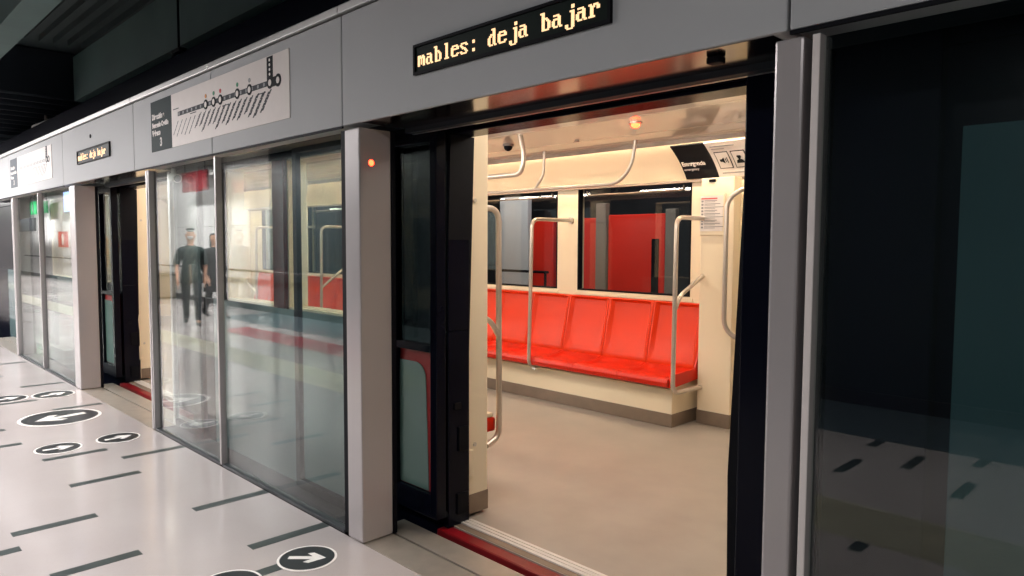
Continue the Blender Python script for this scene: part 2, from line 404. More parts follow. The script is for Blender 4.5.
# ------------------------------------------------------------------ message displays
GL = {
 'a': ['78', '0C', '7C', 'CC', 'CC', 'CC', '76'], 'e': ['7C', 'C6', 'FE', 'C0', 'C0', 'C6', '7C'], 'm': ['EC', 'FE', 'D6', 'D6', 'D6', 'D6', 'C6'],
 'r': ['DC', '76', '66', '60', '60', '60', 'F0'], 's': ['7C', 'C6', '60', '38', '0C', 'C6', '7C'], ' ': [],
 'b': ['E0', '60', '60', '78', '6C', '66', '66', '66', '66', '7C'], 'd': ['1C', '0C', '0C', '3C', '6C', 'CC', 'CC', 'CC', 'CC', '76'],
 'l': ['38', '18', '18', '18', '18', '18', '18', '18', '18', '3C'], 'j': ['06', '06', '00', '0E', '06', '06', '06', '06', '06', '06', '66', '66', '3C'],
 ':': ['18', '18', '00', '00', '00', '18', '18']}
def display(x0, x1, z0, z1, label, tx0, tx1):
    t = thing('message_display', ((x0+x1)/2, -.01, z0), label, 'display', 'message displays on the header')
    m = MB(); b = .012
    m.box(x0, x1, -.016, .002, z0, z0+b); m.box(x0, x1, -.016, .002, z1-b, z1); m.box(x0, x0+b, -.016, .002, z0+b, z1-b); m.box(x1-b, x1, -.016, .002, z0+b, z1-b)
    m.build('frame', M_blackm, t)
    MB().box(x0+b, x1-b, -.008, .002, z0+b, z1-b).build('screen', M_screen, t)
    s = 'mables: deja bajar'
    cw = (tx1-tx0)/(len(s)*8); ch = (z1-z0-2*b)/16.2; zb = z0+b+ch*3.2
    for i, k in enumerate(s):
        if k == ' ': continue
        m = MB()
        g = GL[k]
        n = len(g)
        base = 0
        if k == 'j': base = -3
        for ri, row in enumerate(g):
            v = int(row, 16)
            rz = n-1-ri+base
            for bx in range(8):
                if v >> (7-bx) & 1:
                    xx = tx0+(i*8+bx)*cw; zz = zb+rz*ch
                    m.box(xx+cw*.02, xx+cw*.98, -.0105, -.0085, zz+ch*.06, zz+ch*.94)
        m.build('letter', M_led, t)
display(-2.675, -1.548, 2.355, 2.49, 'large lit message display reading mables: deja bajar above the open door', -2.645, -1.59)
display(-8.40, -7.30, 2.375, 2.51, 'small far lit message display above the far doorway', -8.37, -7.42)
tag(MB().cyl((-7.93, -.008, 2.62), (0, 1, 0), .018, .012, 14).build('header_keyhole', M_blackm, origin=(-7.93, 0, 2.62)), 'tiny dark keyhole in the header above the far message display', 'keyhole')

# ------------------------------------------------------------------ route maps
def route_map(x0, x1, z0, z1, label, near):
    t = thing('route_map', ((x0+x1)/2, -.004, z0), label, 'route map', 'route maps on the header')
    W = x1-x0; H = z1-z0; xb = x0+W*.195
    MB().box(xb, x1, -.005, .002, z0, z1).build('board', M_paper, t)
    MB().box(x0, xb-.002, -.006, .002, z0, z1).build('direction_panel', M_signdk if near else M_inkm, t)
    for k, (s, sz) in enumerate((('Dirección a', .058), ('Fernando Castillo', .05), ('Velasco', .058))):
        text(s, 'lettering', M_paper, t, (x0+.03, -.0065, z1-H*.36-k*.064), sz, sx=1., bold=.003)
    text('3', 'lettering', M_paper, t, (x0+W*.085, -.0065, z0+H*.09), .09, bold=.003)
    zl = z1-H*.405
    L = lambda q: xb+(x1-xb)*q
    st = [.085+.79*k/18 for k in range(19)]
    m = MB(); m.box(L(.071), L(.87), -.0062, 0, zl-.016, zl+.016)
    m.build('route_line', M_ink if near else M_inkl, t)
    m = MB()
    for q in st: m.box(L(q)-.012, L(q)+.012, -.0068, 0, zl-.01, zl+.01)
    tag(m.build('station_tick', M_inkl if near else M_paper, t), kind='stuff')
    if near:
        for q, cm in ((.354, M_orange), (.427, M_green), (.486, M_redm), (.629, M_green), (.724, M_inkl)):
            a = MB().cyl((L(q), -.009, zl), (0, 1, 0), .034, .01, 20).build('station_ring', M_inkd, t)
            MB().cyl((L(q), -.0095, zl), (0, 1, 0), .02, .01, 20).build('station_dot', M_paper, a)
            MB().cyl((L(q), -.008, zl+.058), (0, 1, 0), .014, .01, 16).build('line_marker', cm, t)
    m = MB(); m.box(L(.853), L(.893), -.0072, 0, zl-.01, zl+.155); m.box(L(.86), L(.93), -.0072, 0, zl-.028, zl+.028)
    m.cyl((L(.873), -.0075, zl), (0, 1, 0), .036, .01, 20); m.cyl((L(.928), -.0075, zl), (0, 1, 0), .038, .01, 20)
    m.build('branch_line', M_inkd if near else M_ink, t)
    for k in range(4): MB().cyl((L(.873), -.0085, zl+.05+k*.028), (0, 1, 0), .009, .01, 10).build('branch_dot', M_paper, t)
    for q in (.873, .928): MB().cyl((L(q), -.0085, zl), (0, 1, 0), .0195, .01, 16).build('station_dot', M_paper, t)
    rd = random.Random(3)
    for k, q in enumerate(st):
        ln = rd.uniform(.62, 1.)*.14
        m = MB()
        for off in ((0, 0), (.028, .01))[: 1 if k < 5 else 2]:
            ax = L(q)-.02+off[0]; az = zl-.05+off[1]
            n = 4
            for i in range(n):
                a, b = i/n, (i+.9)/n
                p = lambda s: (ax-s*ln*1.05, az-s*ln)
                (xa, za), (xc, zc) = p(a), p(b)
                h = .0042*(1+k/14)
                m.poly([(xa-h, -.0058, za), (xa+h, -.0058, za), (xc+h, -.0058, zc), (xc-h, -.0058, zc)], (0, .004, 0))
        m.build('station_name', M_ink if near else M_inkl, t)
    m = MB()
    for q, z in ((.02, .04), (.2, -.03), (.5, -.05), (.78, -.05)): m.box(L(q), L(q+.06), -.0058, 0, zl+z, zl+z+.006)
    m.build('route_note', M_ink if near else M_inkl, t)
route_map(-6.19, -3.87, 2.31, 2.705, 'large white route map with dark direction panel, near centre left', True)
route_map(-11.8, -9.5, 2.31, 2.69, 'far pale route map on the header at the left edge', False)

# ------------------------------------------------------------------ floor stickers
def sticker(x, y, rad, ang, label):
    t = thing('floor_sticker', (x, y, 0), label, 'floor sticker', 'round arrow stickers on the platform floor')
    MB().cyl((x, y, .0), (0, 0, 1), rad*.965, .0022, 48).build('white_rim', M_white, t)
    MB().cyl((x, y, .0), (0, 0, 1), rad*.885, .0028, 48).build('dark_disc', M_disc, t)
    a = math.radians(ang); dx = Vector((math.cos(a), math.sin(a), 0)); dy = Vector((-dx.y, dx.x, 0)); o = Vector((x, y, .0026))
    s = rad*.62
    pts = [(-1, -.17), (.25, -.17), (-.1, -.52), (.22, -.62), (1, 0), (.22, .62), (-.1, .52), (.25, .17), (-1, .17)]
    MB().poly([o+dx*(p[0]*s)+dy*(p[1]*s) for p in pts], (0, 0, .0008)).build('arrow', M_white, t)
sticker(-3.2, -.295, .152, 46, 'round dark arrow sticker by the near sill, fully in view at bottom')
sticker(-3.2, -.69, .152, 40, 'round dark arrow sticker cut off by the bottom picture edge')
sticker(-7.37, -.46, .335, -80, 'largest round arrow sticker, its arrow pointing away from the train')
sticker(-6.265, -.715, .165, 87, 'medium arrow sticker just below the large one, farther from the glass')
sticker(-6.27, -.294, .165, 95, 'medium arrow sticker closest to the mirrored glass')
sticker(-8.53, -.27, .2, 108, 'arrow sticker in front of the far doorway post')
sticker(-8.6, -.66, .19, 100, 'arrow sticker cut by the left picture edge')

# ------------------------------------------------------------------ train: near side
OP = [(-14.4, -12.79), (-8.69, -7.09), (-3.0, -1.28)]
WZ0, WZ1 = 1.1, 2.18
train = thing('train_car', (-5, .5, 0), 'black and dark red metro train standing behind the screen doors', 'train')
TL, TR = -16., 3.2
ZT = 2.19
def wall_seg(x0, x1, z0, z1, name='side_panel', m=M_black): MB().box(x0, x1, .46, .615, z0, z1, .006).build(name, m, train)
wall_seg(TL, TR, ZT+.003, 3.3, 'roof_panel')
for a, b in OP[1:]: wall_seg(a-.03, b+.03, 2.172, ZT+.002, 'door_header')
wins = []
def side_with_windows(x0, x1, ws):
    wall_seg(x0, x0+.9, -1.0, WZ0); wall_seg(x1-.95, x1, -1.0, WZ0)
    wall_seg(x0+.902, x1-.952, -1.0, WZ0, 'lower_panel', M_lower)
    edges = [x0]+[v for w_ in ws for v in w_]+[x1]
    for k in range(0, len(edges), 2):
        inner = 0 < k < len(edges)-2
        wall_seg(edges[k], edges[k+1], WZ0+.002, ZT, 'window_pillar' if inner else 'side_panel', M_dkred if inner else M_black)
    for a, b in ws:
        g = MB(); g.box(a, b, .50, .51, WZ0, ZT); g = g.build('window_pane', M_winglass, train)
        fr = MB(); e = .012
        fr.box(a, a+e, .49, .64, WZ0, ZT); fr.box(b-e, b, .49, .64, WZ0, ZT); fr.box(a, b, .49, .64, WZ0, WZ0+e); fr.box(a, b, .49, .64, ZT-e, ZT)
        fr.build('window_reveal', M_cream, train)
side_with_windows(TL, OP[1][0], [(-12.0, -10.75), (-10.57, -8.98)])
side_with_windows(OP[1][1], OP[2][0], [(-5.95, -5.06), (-4.88, -3.49)])
wall_seg(OP[2][1], TR, -1.0, ZT)
MB().box(-.58, 1.4, .445, .459, .3, 1.945, .004).build('glazed_panel', M_dkteal, train)
# cream lining pillars at the doors
for (a, b) in OP[1:]:
    for s, x in ((-1, a), (1, b)):
        xx = (x-.03, x-.30) if s < 0 else (x+.03, x+.30)
        p = MB().box(xx[0], xx[1], .617, .785, .02, 2.478, .012).build('door_pillar', M_cream, train)
        MB().box(xx[0]-s*.002, xx[1], .640, .787, .02, .135, .002).build('kick_plate', M_kick, p)
        if s < 0:
            for z in (1.83, .425):
                MB().cyl((xx[0]-.002, .68, z), (1, 0, 0), .012, .008, 14).build('screw', M_rail, p)
            MB().box(xx[0]-.001, xx[0]+.012, .622, .67, .24, .40, .008).build('latch_pocket', M_cream, p)
        # rubber edge on exterior
        x_ = x-.02 if s < 0 else x-.03
        MB().poly([(x_, .462, .02), (x_, .632, .02), (x_-.012, .632, .7), (x_+.04, .632, 2.172), (x_+.04, .462, 2.172), (x_-.012, .462, .7)], (-.05*0+(-.05 if s < 0 else .05), 0, 0)).build('door_seal', M_blackm, train)
    if True:
        for q in ((.52, .6, .06, .18, .012), (.53, .6, .42, .56, .012), (.5, .55, .66, .70, .008)):
            MB().box(a, a+q[4], *q[:4], .004).build('door_latch', M_blackm, train)
    MB().box(a-.05, b+.4, .415, .50, -.16, -.005, .012).build('door_step', M_redsill, train)
    m = MB(); m.box(a, b, .505, .55, -.12, .002, .004); m.build('step_seal', M_kick, train)
    m = MB()
    for k in range(3): m.box(a, b, .552+k*.028, .574+k*.028, -.1, .008, .003)
    m.build('threshold_plate', M_strip, train)
# sliding plug leaves of the train, open
def train_leaf(x0, x1, wx0, wx1, flip):
    fr = MB(); y0, y1 = .365, .43
    fr.box(x0, wx0, y0, y1, .07, 2.27, .004); fr.box(wx1, x1, y0, y1, .07, 2.27, .004)
    fr.box(wx0, wx1, y0, y1, .07, .2, .004); fr.box(wx0, wx1, y0, y1, 2.13, 2.27, .004); fr.box(wx0, wx1, y0, y1, .99, 1.03, .002)
    lf = fr.build('door_leaf', M_black, train)
    MB().box(wx0, wx1, .39, .40, 1.03, 2.13).build('door_glass', M_winglass, lf)
    MB().box(wx0, wx1, .398, .406, .2, .99).build('lower_backing', M_redpanel, lf)
    e = .075; R = .09
    pts = [(wx0+.001, .205), (wx1-.05, .205), (wx1-e, .92-R)]
    for k in range(7):
        a = k/6*PI/2; pts.append((wx1-e-R+R*math.cos(a), 0.92-R+R*math.sin(a)))
    pts.append((wx0+.001, .92))
    MB().poly([(p[0], .392, p[1]) for p in pts], (0, .005, 0)).build('lower_glass', M_lowpane, lf)
M_redpanel = mat('red_gasket', (150, 32, 34), .35, noise=.06, nscale=6)
M_lowpane = mat('teal_pane', (104, 128, 122), .05, 0, .6, noise=.05, nscale=3)
train_leaf(-3.83, -2.985, -3.36, -3.04, 0)
train_leaf(-9.52, -8.675, -9.12, -8.74, 0)
MB().box(-12.9, -12.05, .365, .43, .07, 2.27, .006).build('door_leaf', M_black, train)
MB().box(-1.235, -.62, .365, .43, .07, 2.27, .006).build('door_leaf', M_black, train)

# ------------------------------------------------------------------ train interior
struct(MB().box(TL, TR, .50, 3.75, -.12, 0).build('floor_train', M_tfloor), 'beige grey vinyl floor of the train')
m = MB()
for y0, y1 in ((.617, 2.125), (2.137, 2.825), (2.837, 3.17), (3.18, 3.30)): m.box(TL, TR, y0, y1, 2.48, 2.5)
m.box(TL, TR, .6, 3.8, 2.5, 2.56)
ct = struct(m.build('ceiling_train', M_creamc), 'glossy cream ceiling panels inside the train')
# cove
prof = []
for k in range(13):
    s = k/12; a = s*PI/2*.9
    prof.append((3.37+.32*math.sin(a)*.4+.32*s*.6, 2.46-.295*(s*.72+(1-math.cos(a))*.28/(1-math.cos(PI/2*.9)))))
def cove_pt(s, off=0.):
    q = max(0, min(1, s))*12; i = min(11, int(q)); fr_ = q-i
    y = prof[i][0]*(1-fr_)+prof[i+1][0]*fr_; z = prof[i][1]*(1-fr_)+prof[i+1][1]*fr_
    ty, tz = prof[i+1][0]-prof[i][0], prof[i+1][1]-prof[i][1]; l = math.hypot(ty, tz)
    return y+tz/l*off, z-ty/l*off
def cove(x0, x1, s0, s1, off, n=8):
    a = [cove_pt(s0+(s1-s0)*k/n, off) for k in range(n+1)]; b = [cove_pt(s0+(s1-s0)*k/n, off-.012) for k in range(n+1)]
    loop = a+list(reversed(b))
    return MB().poly([(x0, p[0], p[1]) for p in loop], (x1-x0, 0, 0))
struct(cove(TL, TR, 0., 1., 0., 12).build('wall_cove', M_cream), 'curved cream panel above the train windows')
struct(MB().box(TL, TR, 3.355, 3.385, 2.462, 2.5).build('trim_5', M_cream), 'slot edge above the curved panel')
struct(MB().box(TL, TR, 3.66, 3.70, 2.145, 2.165).build('trim_6', M_kick), 'thin line below the curved panel')
for n, (a, b) in enumerate(((-8.0, -1.4), (-13.9, -8.05))):
    t = thing('cove_light', ((a+b)/2, 3.36, 2.43), ('long warm light strip in the gap above the near red bench', 'long warm light strip deep inside the train at left')[n], 'light', 'warm light strips in the train')
    MB().box(a, b, 3.30, 3.306, 2.442, 2.5).build('shield', M_kick, t)
    m = MB(); m.tube([(a, 3.334, 2.472), (b, 3.334, 2.472)], .008, 8); m.build('tube', M_cove, t)
# far wall with windows
YW = 3.70
fw = [(-6.36, -5.085), (-4.80, -3.46), (-12.06, -10.80), (-10.43, -9.16)]
m = MB(); m.box(TL, TR, YW, YW+.1, -.1, 1.105); m.box(TL, TR, YW, YW+.1, 2.163, 2.5)
xs = sorted(fw); cur = TL
for a, b in xs:
    m.box(cur, a, YW, YW+.1, 1.105, 2.163); cur = b
m.box(cur, TR, YW, YW+.1, 1.105, 2.163)
struct(m.build('wall_train', M_cream), 'cream far side wall of the train')
for n, (a, b) in enumerate(fw):
    wn = struct(MB().box(a, b, YW+.03, YW+.04, 1.105, 2.163).build('window_%d' % (n+1), M_winglass), 'train window')
    e = .014; m = MB()
    m.box(a, a+e, YW-.004, YW+.06, 1.105, 2.163); m.box(b-e, b, YW-.004, YW+.06, 1.105, 2.163); m.box(a+e, b-e, YW-.004, YW+.06, 1.105, 1.105+e); m.box(a+e, b-e, YW-.004, YW+.06, 2.163-e, 2.163)
    struct(m.build('window_frame', M_blackm, wn))
    m = MB(); zt = 2.085
    m.tube(bend([(a+.1, YW+.02, 2.13), (a+.1, YW+.02, zt), (b-.1, YW+.02, zt), (b-.1, YW+.02, 2.13)], .03), .008, 8)
    struct(m.build('window_latch_bar', M_kick, wn))
    struct(MB().box(a-.03, b+.03, YW-.012, YW, 1.055, 1.09, .004).build('window_sill', M_cream, wn))
# far door pillars + closed doors
for n, (a, b) in enumerate(OP):
    for s, x in ((0, a), (1, b)):
        x0, x1 = (x-.27, x+.045) if s == 0 else (x-.045, x+.27)
        struct(MB().box(x0, x1, 3.535, YW-.001, .02, 2.16, .01).build('pillar', M_cream), 'cream pillar beside the far train door')
        struct(MB().box(x0-.002, x1+.002, 3.531, 3.56, .004, .125, .003).build('baseboard', M_kick), 'brown kick plate of a cream pillar')
    dd = struct(MB().box(a+.046, b-.046, 3.64, YW-.002, .02, 2.13, .004).build('door_%d' % (n+1), M_cream), 'closed far door of the train')
    MB().box((a+b)/2-.012, (a+b)/2+.012, 3.63, 3.64, .02, 2.13).build('door_seal', M_blackm, dd)
    for x in (a+.2, (a+b)/2+.12): MB().box(x, x+.48, 3.628, 3.639, .95, 1.95, .004).build('door_glass', M_black, dd)
struct(MB().box(TL-.1, TL, .5, 3.8, -.1, 2.55).build('wall_end', M_cream), 'train end wall')
struct(MB().box(TR, TR+.1, .5, 3.8, -.1, 2.55).build('wall_end', M_cream), 'train end wall')
struct(MB().box(TL, TR, .47, 4.2, 2.57, 3.3).build('trim_7', M_tunnel), 'roof of the train')

# seats
PIT = .525
def seat_meshes():
    W = PIT/2-.002
    us = [-1, -.985, -.92, -.87, -.80, -.4, 0, .4, .80, .87, .92, .985, 1]
    def dep(u): return .034*(1-min(1, max(0, (abs(u)-.80)/.12)))-.006*max(0, (abs(u)-.92)/.08)*(abs(u) > .95)*-1
    # back: profile up from seat joint
    pb = [(-.150, .475), (-.142, .52), (-.125, .62), (-.085, .8), (-.055, .93), (-.04, 1.015), (-.03, 1.043), (-.012, 1.053), (.0, 1.048)]
    bk = MB(); rows = []
    for i, (y, z) in enumerate(pb):
        k = 1 if 1 < i < 6 else 0
        wtop = .86+.14*min(1, i/5) if False else 1
        rows.append([(W*q*wtop, y+dep(q)*k, z) for q in us])
    bk.strip(rows)
    pp = [(-.145, .478), (-.2, .462), (-.3, .45), (-.42, .448), (-.5, .456), (-.55, .456), (-.585, .44), (-.6, .41), (-.592, .375), (-.575, .365)]
    pn = MB(); rows = []
    for i, (y, z) in enumerate(pp):
        k = .6 if 0 < i < 4 else 0
        rows.append([(W*q, y, z-dep(q)*k) for q in us])
    pn.strip(rows)
    return bk, pn
def make_seat(x, label):
    t = thing('seat', (x, YW-.004, 0), label, 'seat', 'red moulded seats on the far bench')
    bk, pn = seat_meshes()
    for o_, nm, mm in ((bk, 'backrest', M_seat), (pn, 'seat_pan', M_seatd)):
        for v in o_.bm.verts: v.co += Vector((x, YW-.004, 0))
        ob = o_.build(nm, mm, t, smooth=True)
        md = ob.modifiers.new('thick', 'SOLIDIFY'); md.thickness = .016; md.offset = -1 if nm == 'backrest' else 1
        md2 = ob.modifiers.new('bev', 'BEVEL'); md2.width = .004; md2.segments = 2; md2.limit_method = 'ANGLE'
    return t
ords = ['first', 'second', 'third', 'fourth', 'fifth', 'sixth', 'seventh']
proto = None
for bay, x0 in ((0, -3.30), (1, -9.0)):
    for i in range(6):
        x = x0-PIT*(i+.5)
        lab = ('red moulded seat, %s from the right end of the near bench' if bay == 0 else 'red moulded seat, %s from the right of the deep bench seen through glass') % ords[i]
        if proto is None: proto = make_seat(x, lab)
        else: dup(proto, (x, YW-.004, 0), lab)
    # end panel + plinth
    xe = x0+.001
    t = thing('bench_plinth', (x0-1.57, 3.45, 0), ('cream plinth with brown kick strip under the near red bench', 'cream plinth under the deep bench seen through glass')[bay], 'bench base', 'bench plinths in the train')
    m = MB(); m.poly([(xe-.03, 3.225, .118), (xe-.03, 3.698, .118), (xe-.03, 3.698, .41), (xe-.03, 3.3, .41), (xe-.03, 3.17, .345), (xe-.03, 3.225, .325)], (-PIT*6+.06, 0, 0)); m.build('panel', M_cream, t)
    MB().box(xe-.026, xe-PIT*6+.026, 3.218, 3.698, .003, .118, .003).build('kick_strip', M_kick, t)
    m = MB()
    pts = [(3.118, .37), (3.125, .44), (3.2, .475), (3.52, .49), (3.575, .62), (3.64, .99), (3.665, 1.05), (3.698, 1.05), (3.698, .4), (3.16, .362)]
    m.poly([(xe, p[0], p[1]) for p in pts], (.016, 0, 0)); m.build('end_panel', M_seatd, t)
# near side bench stub (its end shows past the door pillar)
t = thing('bench', (-3.6, .9, 0), 'red bench end with cream top peeking out behind the door pillar', 'bench')
m = MB(); m.box(-3.9, -3.335, .64, 1.14, .36, .455, .02); m.build('seat_pan', M_seatd, t)
m = MB(); m.box(-3.9, -3.34, .64, 1.12, .4555, .485, .01); m.build('top_pad', M_cream, t)
m = MB(); m.box(-3.9, -3.37, .64, 1.02, .12, .36, .01); m.build('base', M_cream, t)
m = MB(); m.box(-3.9, -3.37, .64, 1.02, .0, .12, .002); m.build('kick_strip', M_kick, t)

# handrails
RR = .0195
def rail(name, pts, label, branch=None, mounts=(), rad=.09, group='steel handrails in the train', rr=RR):
    t = thing(name, pts[0], label, 'handrail', group)
    MB().tube(bend(pts, rad), rr, 12).build('tube', M_rail, t, smooth=True)
    for b in (branch or []): MB().tube(bend(b, .06), rr*.9, 12).build('branch', M_rail, t, smooth=True)
    for p, ax in mounts: MB().cyl(p, ax, rr*1.7, .02, 16).build('mount', M_rail, t, smooth=True)
    return t
rail('handrail', [(-4.89, 3.69, 1.83), (-4.89, 3.10, 1.83), (-4.91, 3.085, .37), (-4.91, 3.2, .335)], 'upright steel handrail looping over the middle of the red bench', mounts=[((-4.89, 3.678, 1.83), (0, 1, 0)), ((-4.91, 3.17, .344), (0, 1, -.3))])
rail('handrail', [(-3.235, 3.53, 1.81), (-3.235, 3.10, 1.81), (-3.235, 3.085, .335), (-3.235, 3.53, .33)], 'upright steel handrail with diagonal branch at the right bench end', branch=[[(-3.235, 3.09, 1.03), (-3.235, 3.18, 1.16), (-3.235, 3.53, 1.31)]], mounts=[((-3.235, 3.518, 1.81), (0, 1, 0))])
rail('handrail', [(-3.305, .75, 1.81), (-3.305, 1.13, 1.81), (-3.305, 1.14, .33), (-3.305, 1.03, .29)], 'upright steel handrail beside the left door pillar', branch=[[(-3.305, 1.14, .98), (-3.305, 1.06, 1.10), (-3.305, .76, 1.19)]])
rail('handrail', [(-2.80, 3.64, 2.06), (-2.80, 3.40, 2.05), (-2.93, 3.36, 1.95), (-2.93, 3.36, .88), (-2.80, 3.44, .78), (-2.80, 3.63, .77)], 'bent steel grab bar at the right edge of the opening', rr=.02)
rail('overhead_rail', [(-7.0, 3.1, 2.118), (-3.85, 3.1, 2.118), (-3.70, 3.1, 2.25), (-3.66, 3.1, 2.48)], 'long overhead steel rail bending up to ceiling near the red lamp', branch=[[(-4.86, 3.1, 2.118), (-4.74, 3.1, 2.25), (-4.73, 3.1, 2.48)], [(-6.0, 3.1, 2.118), (-5.9, 3.1, 2.25), (-5.88, 3.1, 2.48)]], rad=.16, rr=.015)
rail('overhead_rail', [(-6.6, 2.2, 2.16), (-4.16, 2.2, 2.16), (-4.12, 2.2, 2.3), (-4.17, 2.2, 2.48)], 'short overhead steel loop at upper left of the opening', rad=.08, rr=.02)
# deep bay rails
rail('handrail', [(-10.2, 3.69, 1.83), (-10.2, 3.1, 1.83), (-10.2, 3.085, .385), (-10.2, 3.2, .345)], 'steel handrail deep in the train behind the dark red pillar')
rail('handrail', [(-11.0, 3.69, 1.83), (-11.0, 3.1, 1.83), (-11.0, 3.085, .385), (-11.0, 3.2, .345)], 'steel handrail at the pale end panel deep in the train', branch=[[(-11.0, 3.1, .75), (-11.5, 3.1, 1.0)]])
rail('handrail', [(-8.97, 3.53, 1.81), (-8.97, 3.1, 1.81), (-8.97, 3.085, .375), (-8.97, 3.53, .37)], 'steel handrail with branch seen through glass beside the tall post', branch=[[(-8.97, 3.09, .95), (-8.97, 3.5, 1.25)]])
rail('overhead_rail', [(-13., 3.1, 2.118), (-9.55, 3.1, 2.118), (-9.40, 3.1, 2.25), (-9.36, 3.1, 2.48)], 'overhead steel rail deep in the train seen through glass', branch=[[(-10.56, 3.1, 2.118), (-10.44, 3.1, 2.25), (-10.43, 3.1, 2.48)], [(-11.8, 3.1, 2.118), (-11.7, 3.1, 2.25), (-11.68, 3.1, 2.48)]], rad=.16, rr=.015)

# red door lamp
LX, LY = -3.12, 2.34
t = thing('warning_lamp', (LX, LY, 2.48), 'glowing red warning lamp on the glossy train ceiling', 'lamp')
MB().cyl((LX, LY, 2.48), (0, 0, -1), .05, .012, 24).build('bezel', M_rail, t)
MB().sphere((LX, LY, 2.464), .034, (1, 1, .8)).build('lens', M_redlamp, t, smooth=True)
t = thing('interior_camera', (-4.62, 2.5, 2.48), 'small black dome camera on the train ceiling, upper left of opening', 'camera')
MB().cyl((-4.62, 2.5, 2.48), (0, 0, -1), .05, .02, 20).build('base', M_greyf, t)
MB().sphere((-4.62, 2.5, 2.455), .04).build('dome', M_blackm, t, smooth=True)
t = thing('ceiling_knob', (-4.0, 2.72, 2.48), 'tiny round steel knob on the train ceiling', 'knob')
MB().cyl((-4.0, 2.72, 2.48), (0, 0, -1), .018, .02, 16, .024).build('stem', M_rail, t)

# emergency sign on cove
t = thing('emergency_sign', (-3.25, 3.5, 2.3), 'dark and white emergency sign on the curved panel, upper right of opening', 'sign')
cove(-3.50, -3.175, .06, .96, .012).build('dark_panel', M_inkd, t)
cove(-3.174, -2.70, .06, .96, .010).build('white_panel', M_paper, t)
def cove_frame(s):
    (y0, z0), (y1, z1) = cove_pt(s-.03, .0165), cove_pt(s+.03, .0165)
    y, z = cove_pt(s, .0165)
    return (y, z), (0, y0-y1, z0-z1)
(p_, up_) = cove_frame(.62); text('Emergencia', 'lettering', M_paper, t, (-3.485, p_[0], p_[1]), .062, up=up_, bold=.0018, sx=.8)
(p_, up_) = cove_frame(.74); text('emergency', 'lettering', M_paper, t, (-3.485, p_[0], p_[1]), .034, up=up_)
for k, xa in enumerate((-3.135, -2.985, -2.835)):
    o_ = cove(xa, xa+.125, .34, .76, .014).build('icon_frame', M_inkd, t)
    cove(xa+.007, xa+.118, .36, .74, .0155).build('icon_field', M_paper, o_)
    (q, uq) = cove_frame(.55); ux = Vector((1, 0, 0)); uz = Vector(uq).normalized(); c0 = Vector((xa+.0625, q[0], q[1]))+Vector((0, -.004, -.002))
    P = lambda pts: [c0+ux*(a*.05)+uz*(b*.05) for a, b in pts]
    m = MB(); n_ = ux.cross(uz)*.003
    if k == 0:
        m.poly(P([(-.6, -.25), (-.25, -.25), (.2, -.65), (.2, .65), (-.25, .25), (-.6, .25)]), n_); m.poly(P([(.4, -.4), (.52, -.4), (.52, .4), (.4, .4)]), n_); m.poly(P([(.7, -.6), (.82, -.6), (.82, .6), (.7, .6)]), n_)
    else:
        m.poly(P([(-.7, -.8), (.7, -.8), (.55, -.2), (.2, .0), (-.2, .0), (-.55, -.2)]), n_); m.poly(P([(.3*math.cos(a*PI/6), .33+.3*math.sin(a*PI/6)) for a in range(12)]), n_); m.poly(P([(-.42, .5), (.42, .5), (.3, .8), (-.3, .8)]), n_)
    m.build('pictogram', M_inkd, t)
m = cove(-3.14, -2.92, .17, .2, .0125)
m.build('caption', M_inkl, t)
cove(-3.14, -3.02, .25, .27, .0125).build('caption', M_inkl, t)
cove(-3.13, -2.8, .86, .88, .0125).build('caption', M_inkl, t)
# notice
t = thing('notice', (-3.15, 3.53, 1.69), 'small white framed notice on the cream pillar right of the bench', 'notice')
MB().box(-3.275, -3.035, 3.517, 3.534, 1.665, 2.02, .004).build('holder', M_cream, t)
MB().box(-3.262, -3.048, 3.513, 3.518, 1.70, 2.005).build('sheet', M_paper, t)
m = MB()
for k in range(9):
    z = 1.965-k*.028
    m.box(-3.252, -3.232, 3.5115, 3.514, z-.016, z); m.box(-3.222, -3.222+.12+.03*((k*7) % 3), 3.5115, 3.514, z-.006, z); m.box(-3.222, -3.12, 3.5115, 3.514, z-.016, z-.012)
m.build('print', M_inkl, t)
MB().box(-3.252, -3.1, 3.5115, 3.514, 1.975, 1.985).build('heading', M_redm, t)
tag(MB().box(-3.19, -3.13, 3.52, 3.534, 2.12, 2.145, .005).build('vent_button', M_blackm, origin=(-3.16, 3.53, 2.12)), 'small black button at the top of the cream pillar', 'button')

# ------------------------------------------------------------------ beyond the train windows
struct(MB().box(XL, XR, 7.6, 7.9, -1.2, 4.6).build('wall_tunnel', M_tunnel), 'dark tunnel wall beyond the train')
struct(MB().box(XL, XR, 4.2, 7.6, -1.2, -1.0).build('floor_tunnel', M_tunnel), 'dark track bed')
def panel(x0, x1, z0, z1, m_, name, label, y=5.2, cat='panel'):
    t = thing(name, ((x0+x1)/2, y, -1), label, cat, 'panels beyond the train windows')
    MB().box(x0, x1, y, y+.08, z0, z1, .01).build('sheet', m_, t)
    MB().box(x0, x1, y+.02, y+.1, -1.0, z0-.002).build('base', M_tunnel, t)
    return t
panel(-6.45, -5.76, .3, 1.92, M_redpan, 'cladding_panel', 'narrow red panel at left of the wide train window')
panel(-5.74, -5.58, .3, 2.1, M_greyf, 'door_frame', 'grey upright seen between red panels through the wide window', 5.17)
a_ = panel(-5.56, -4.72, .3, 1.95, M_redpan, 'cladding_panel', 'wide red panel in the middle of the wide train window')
MB().box(-4.90, -4.80, 5.188, 5.2, .95, 1.65, .003).build('slot', M_blackm, a_)
panel(-4.70, -4.56, .3, 2.0, M_greyf, 'door_frame', 'grey upright seen through the right part of wide window', 5.17)
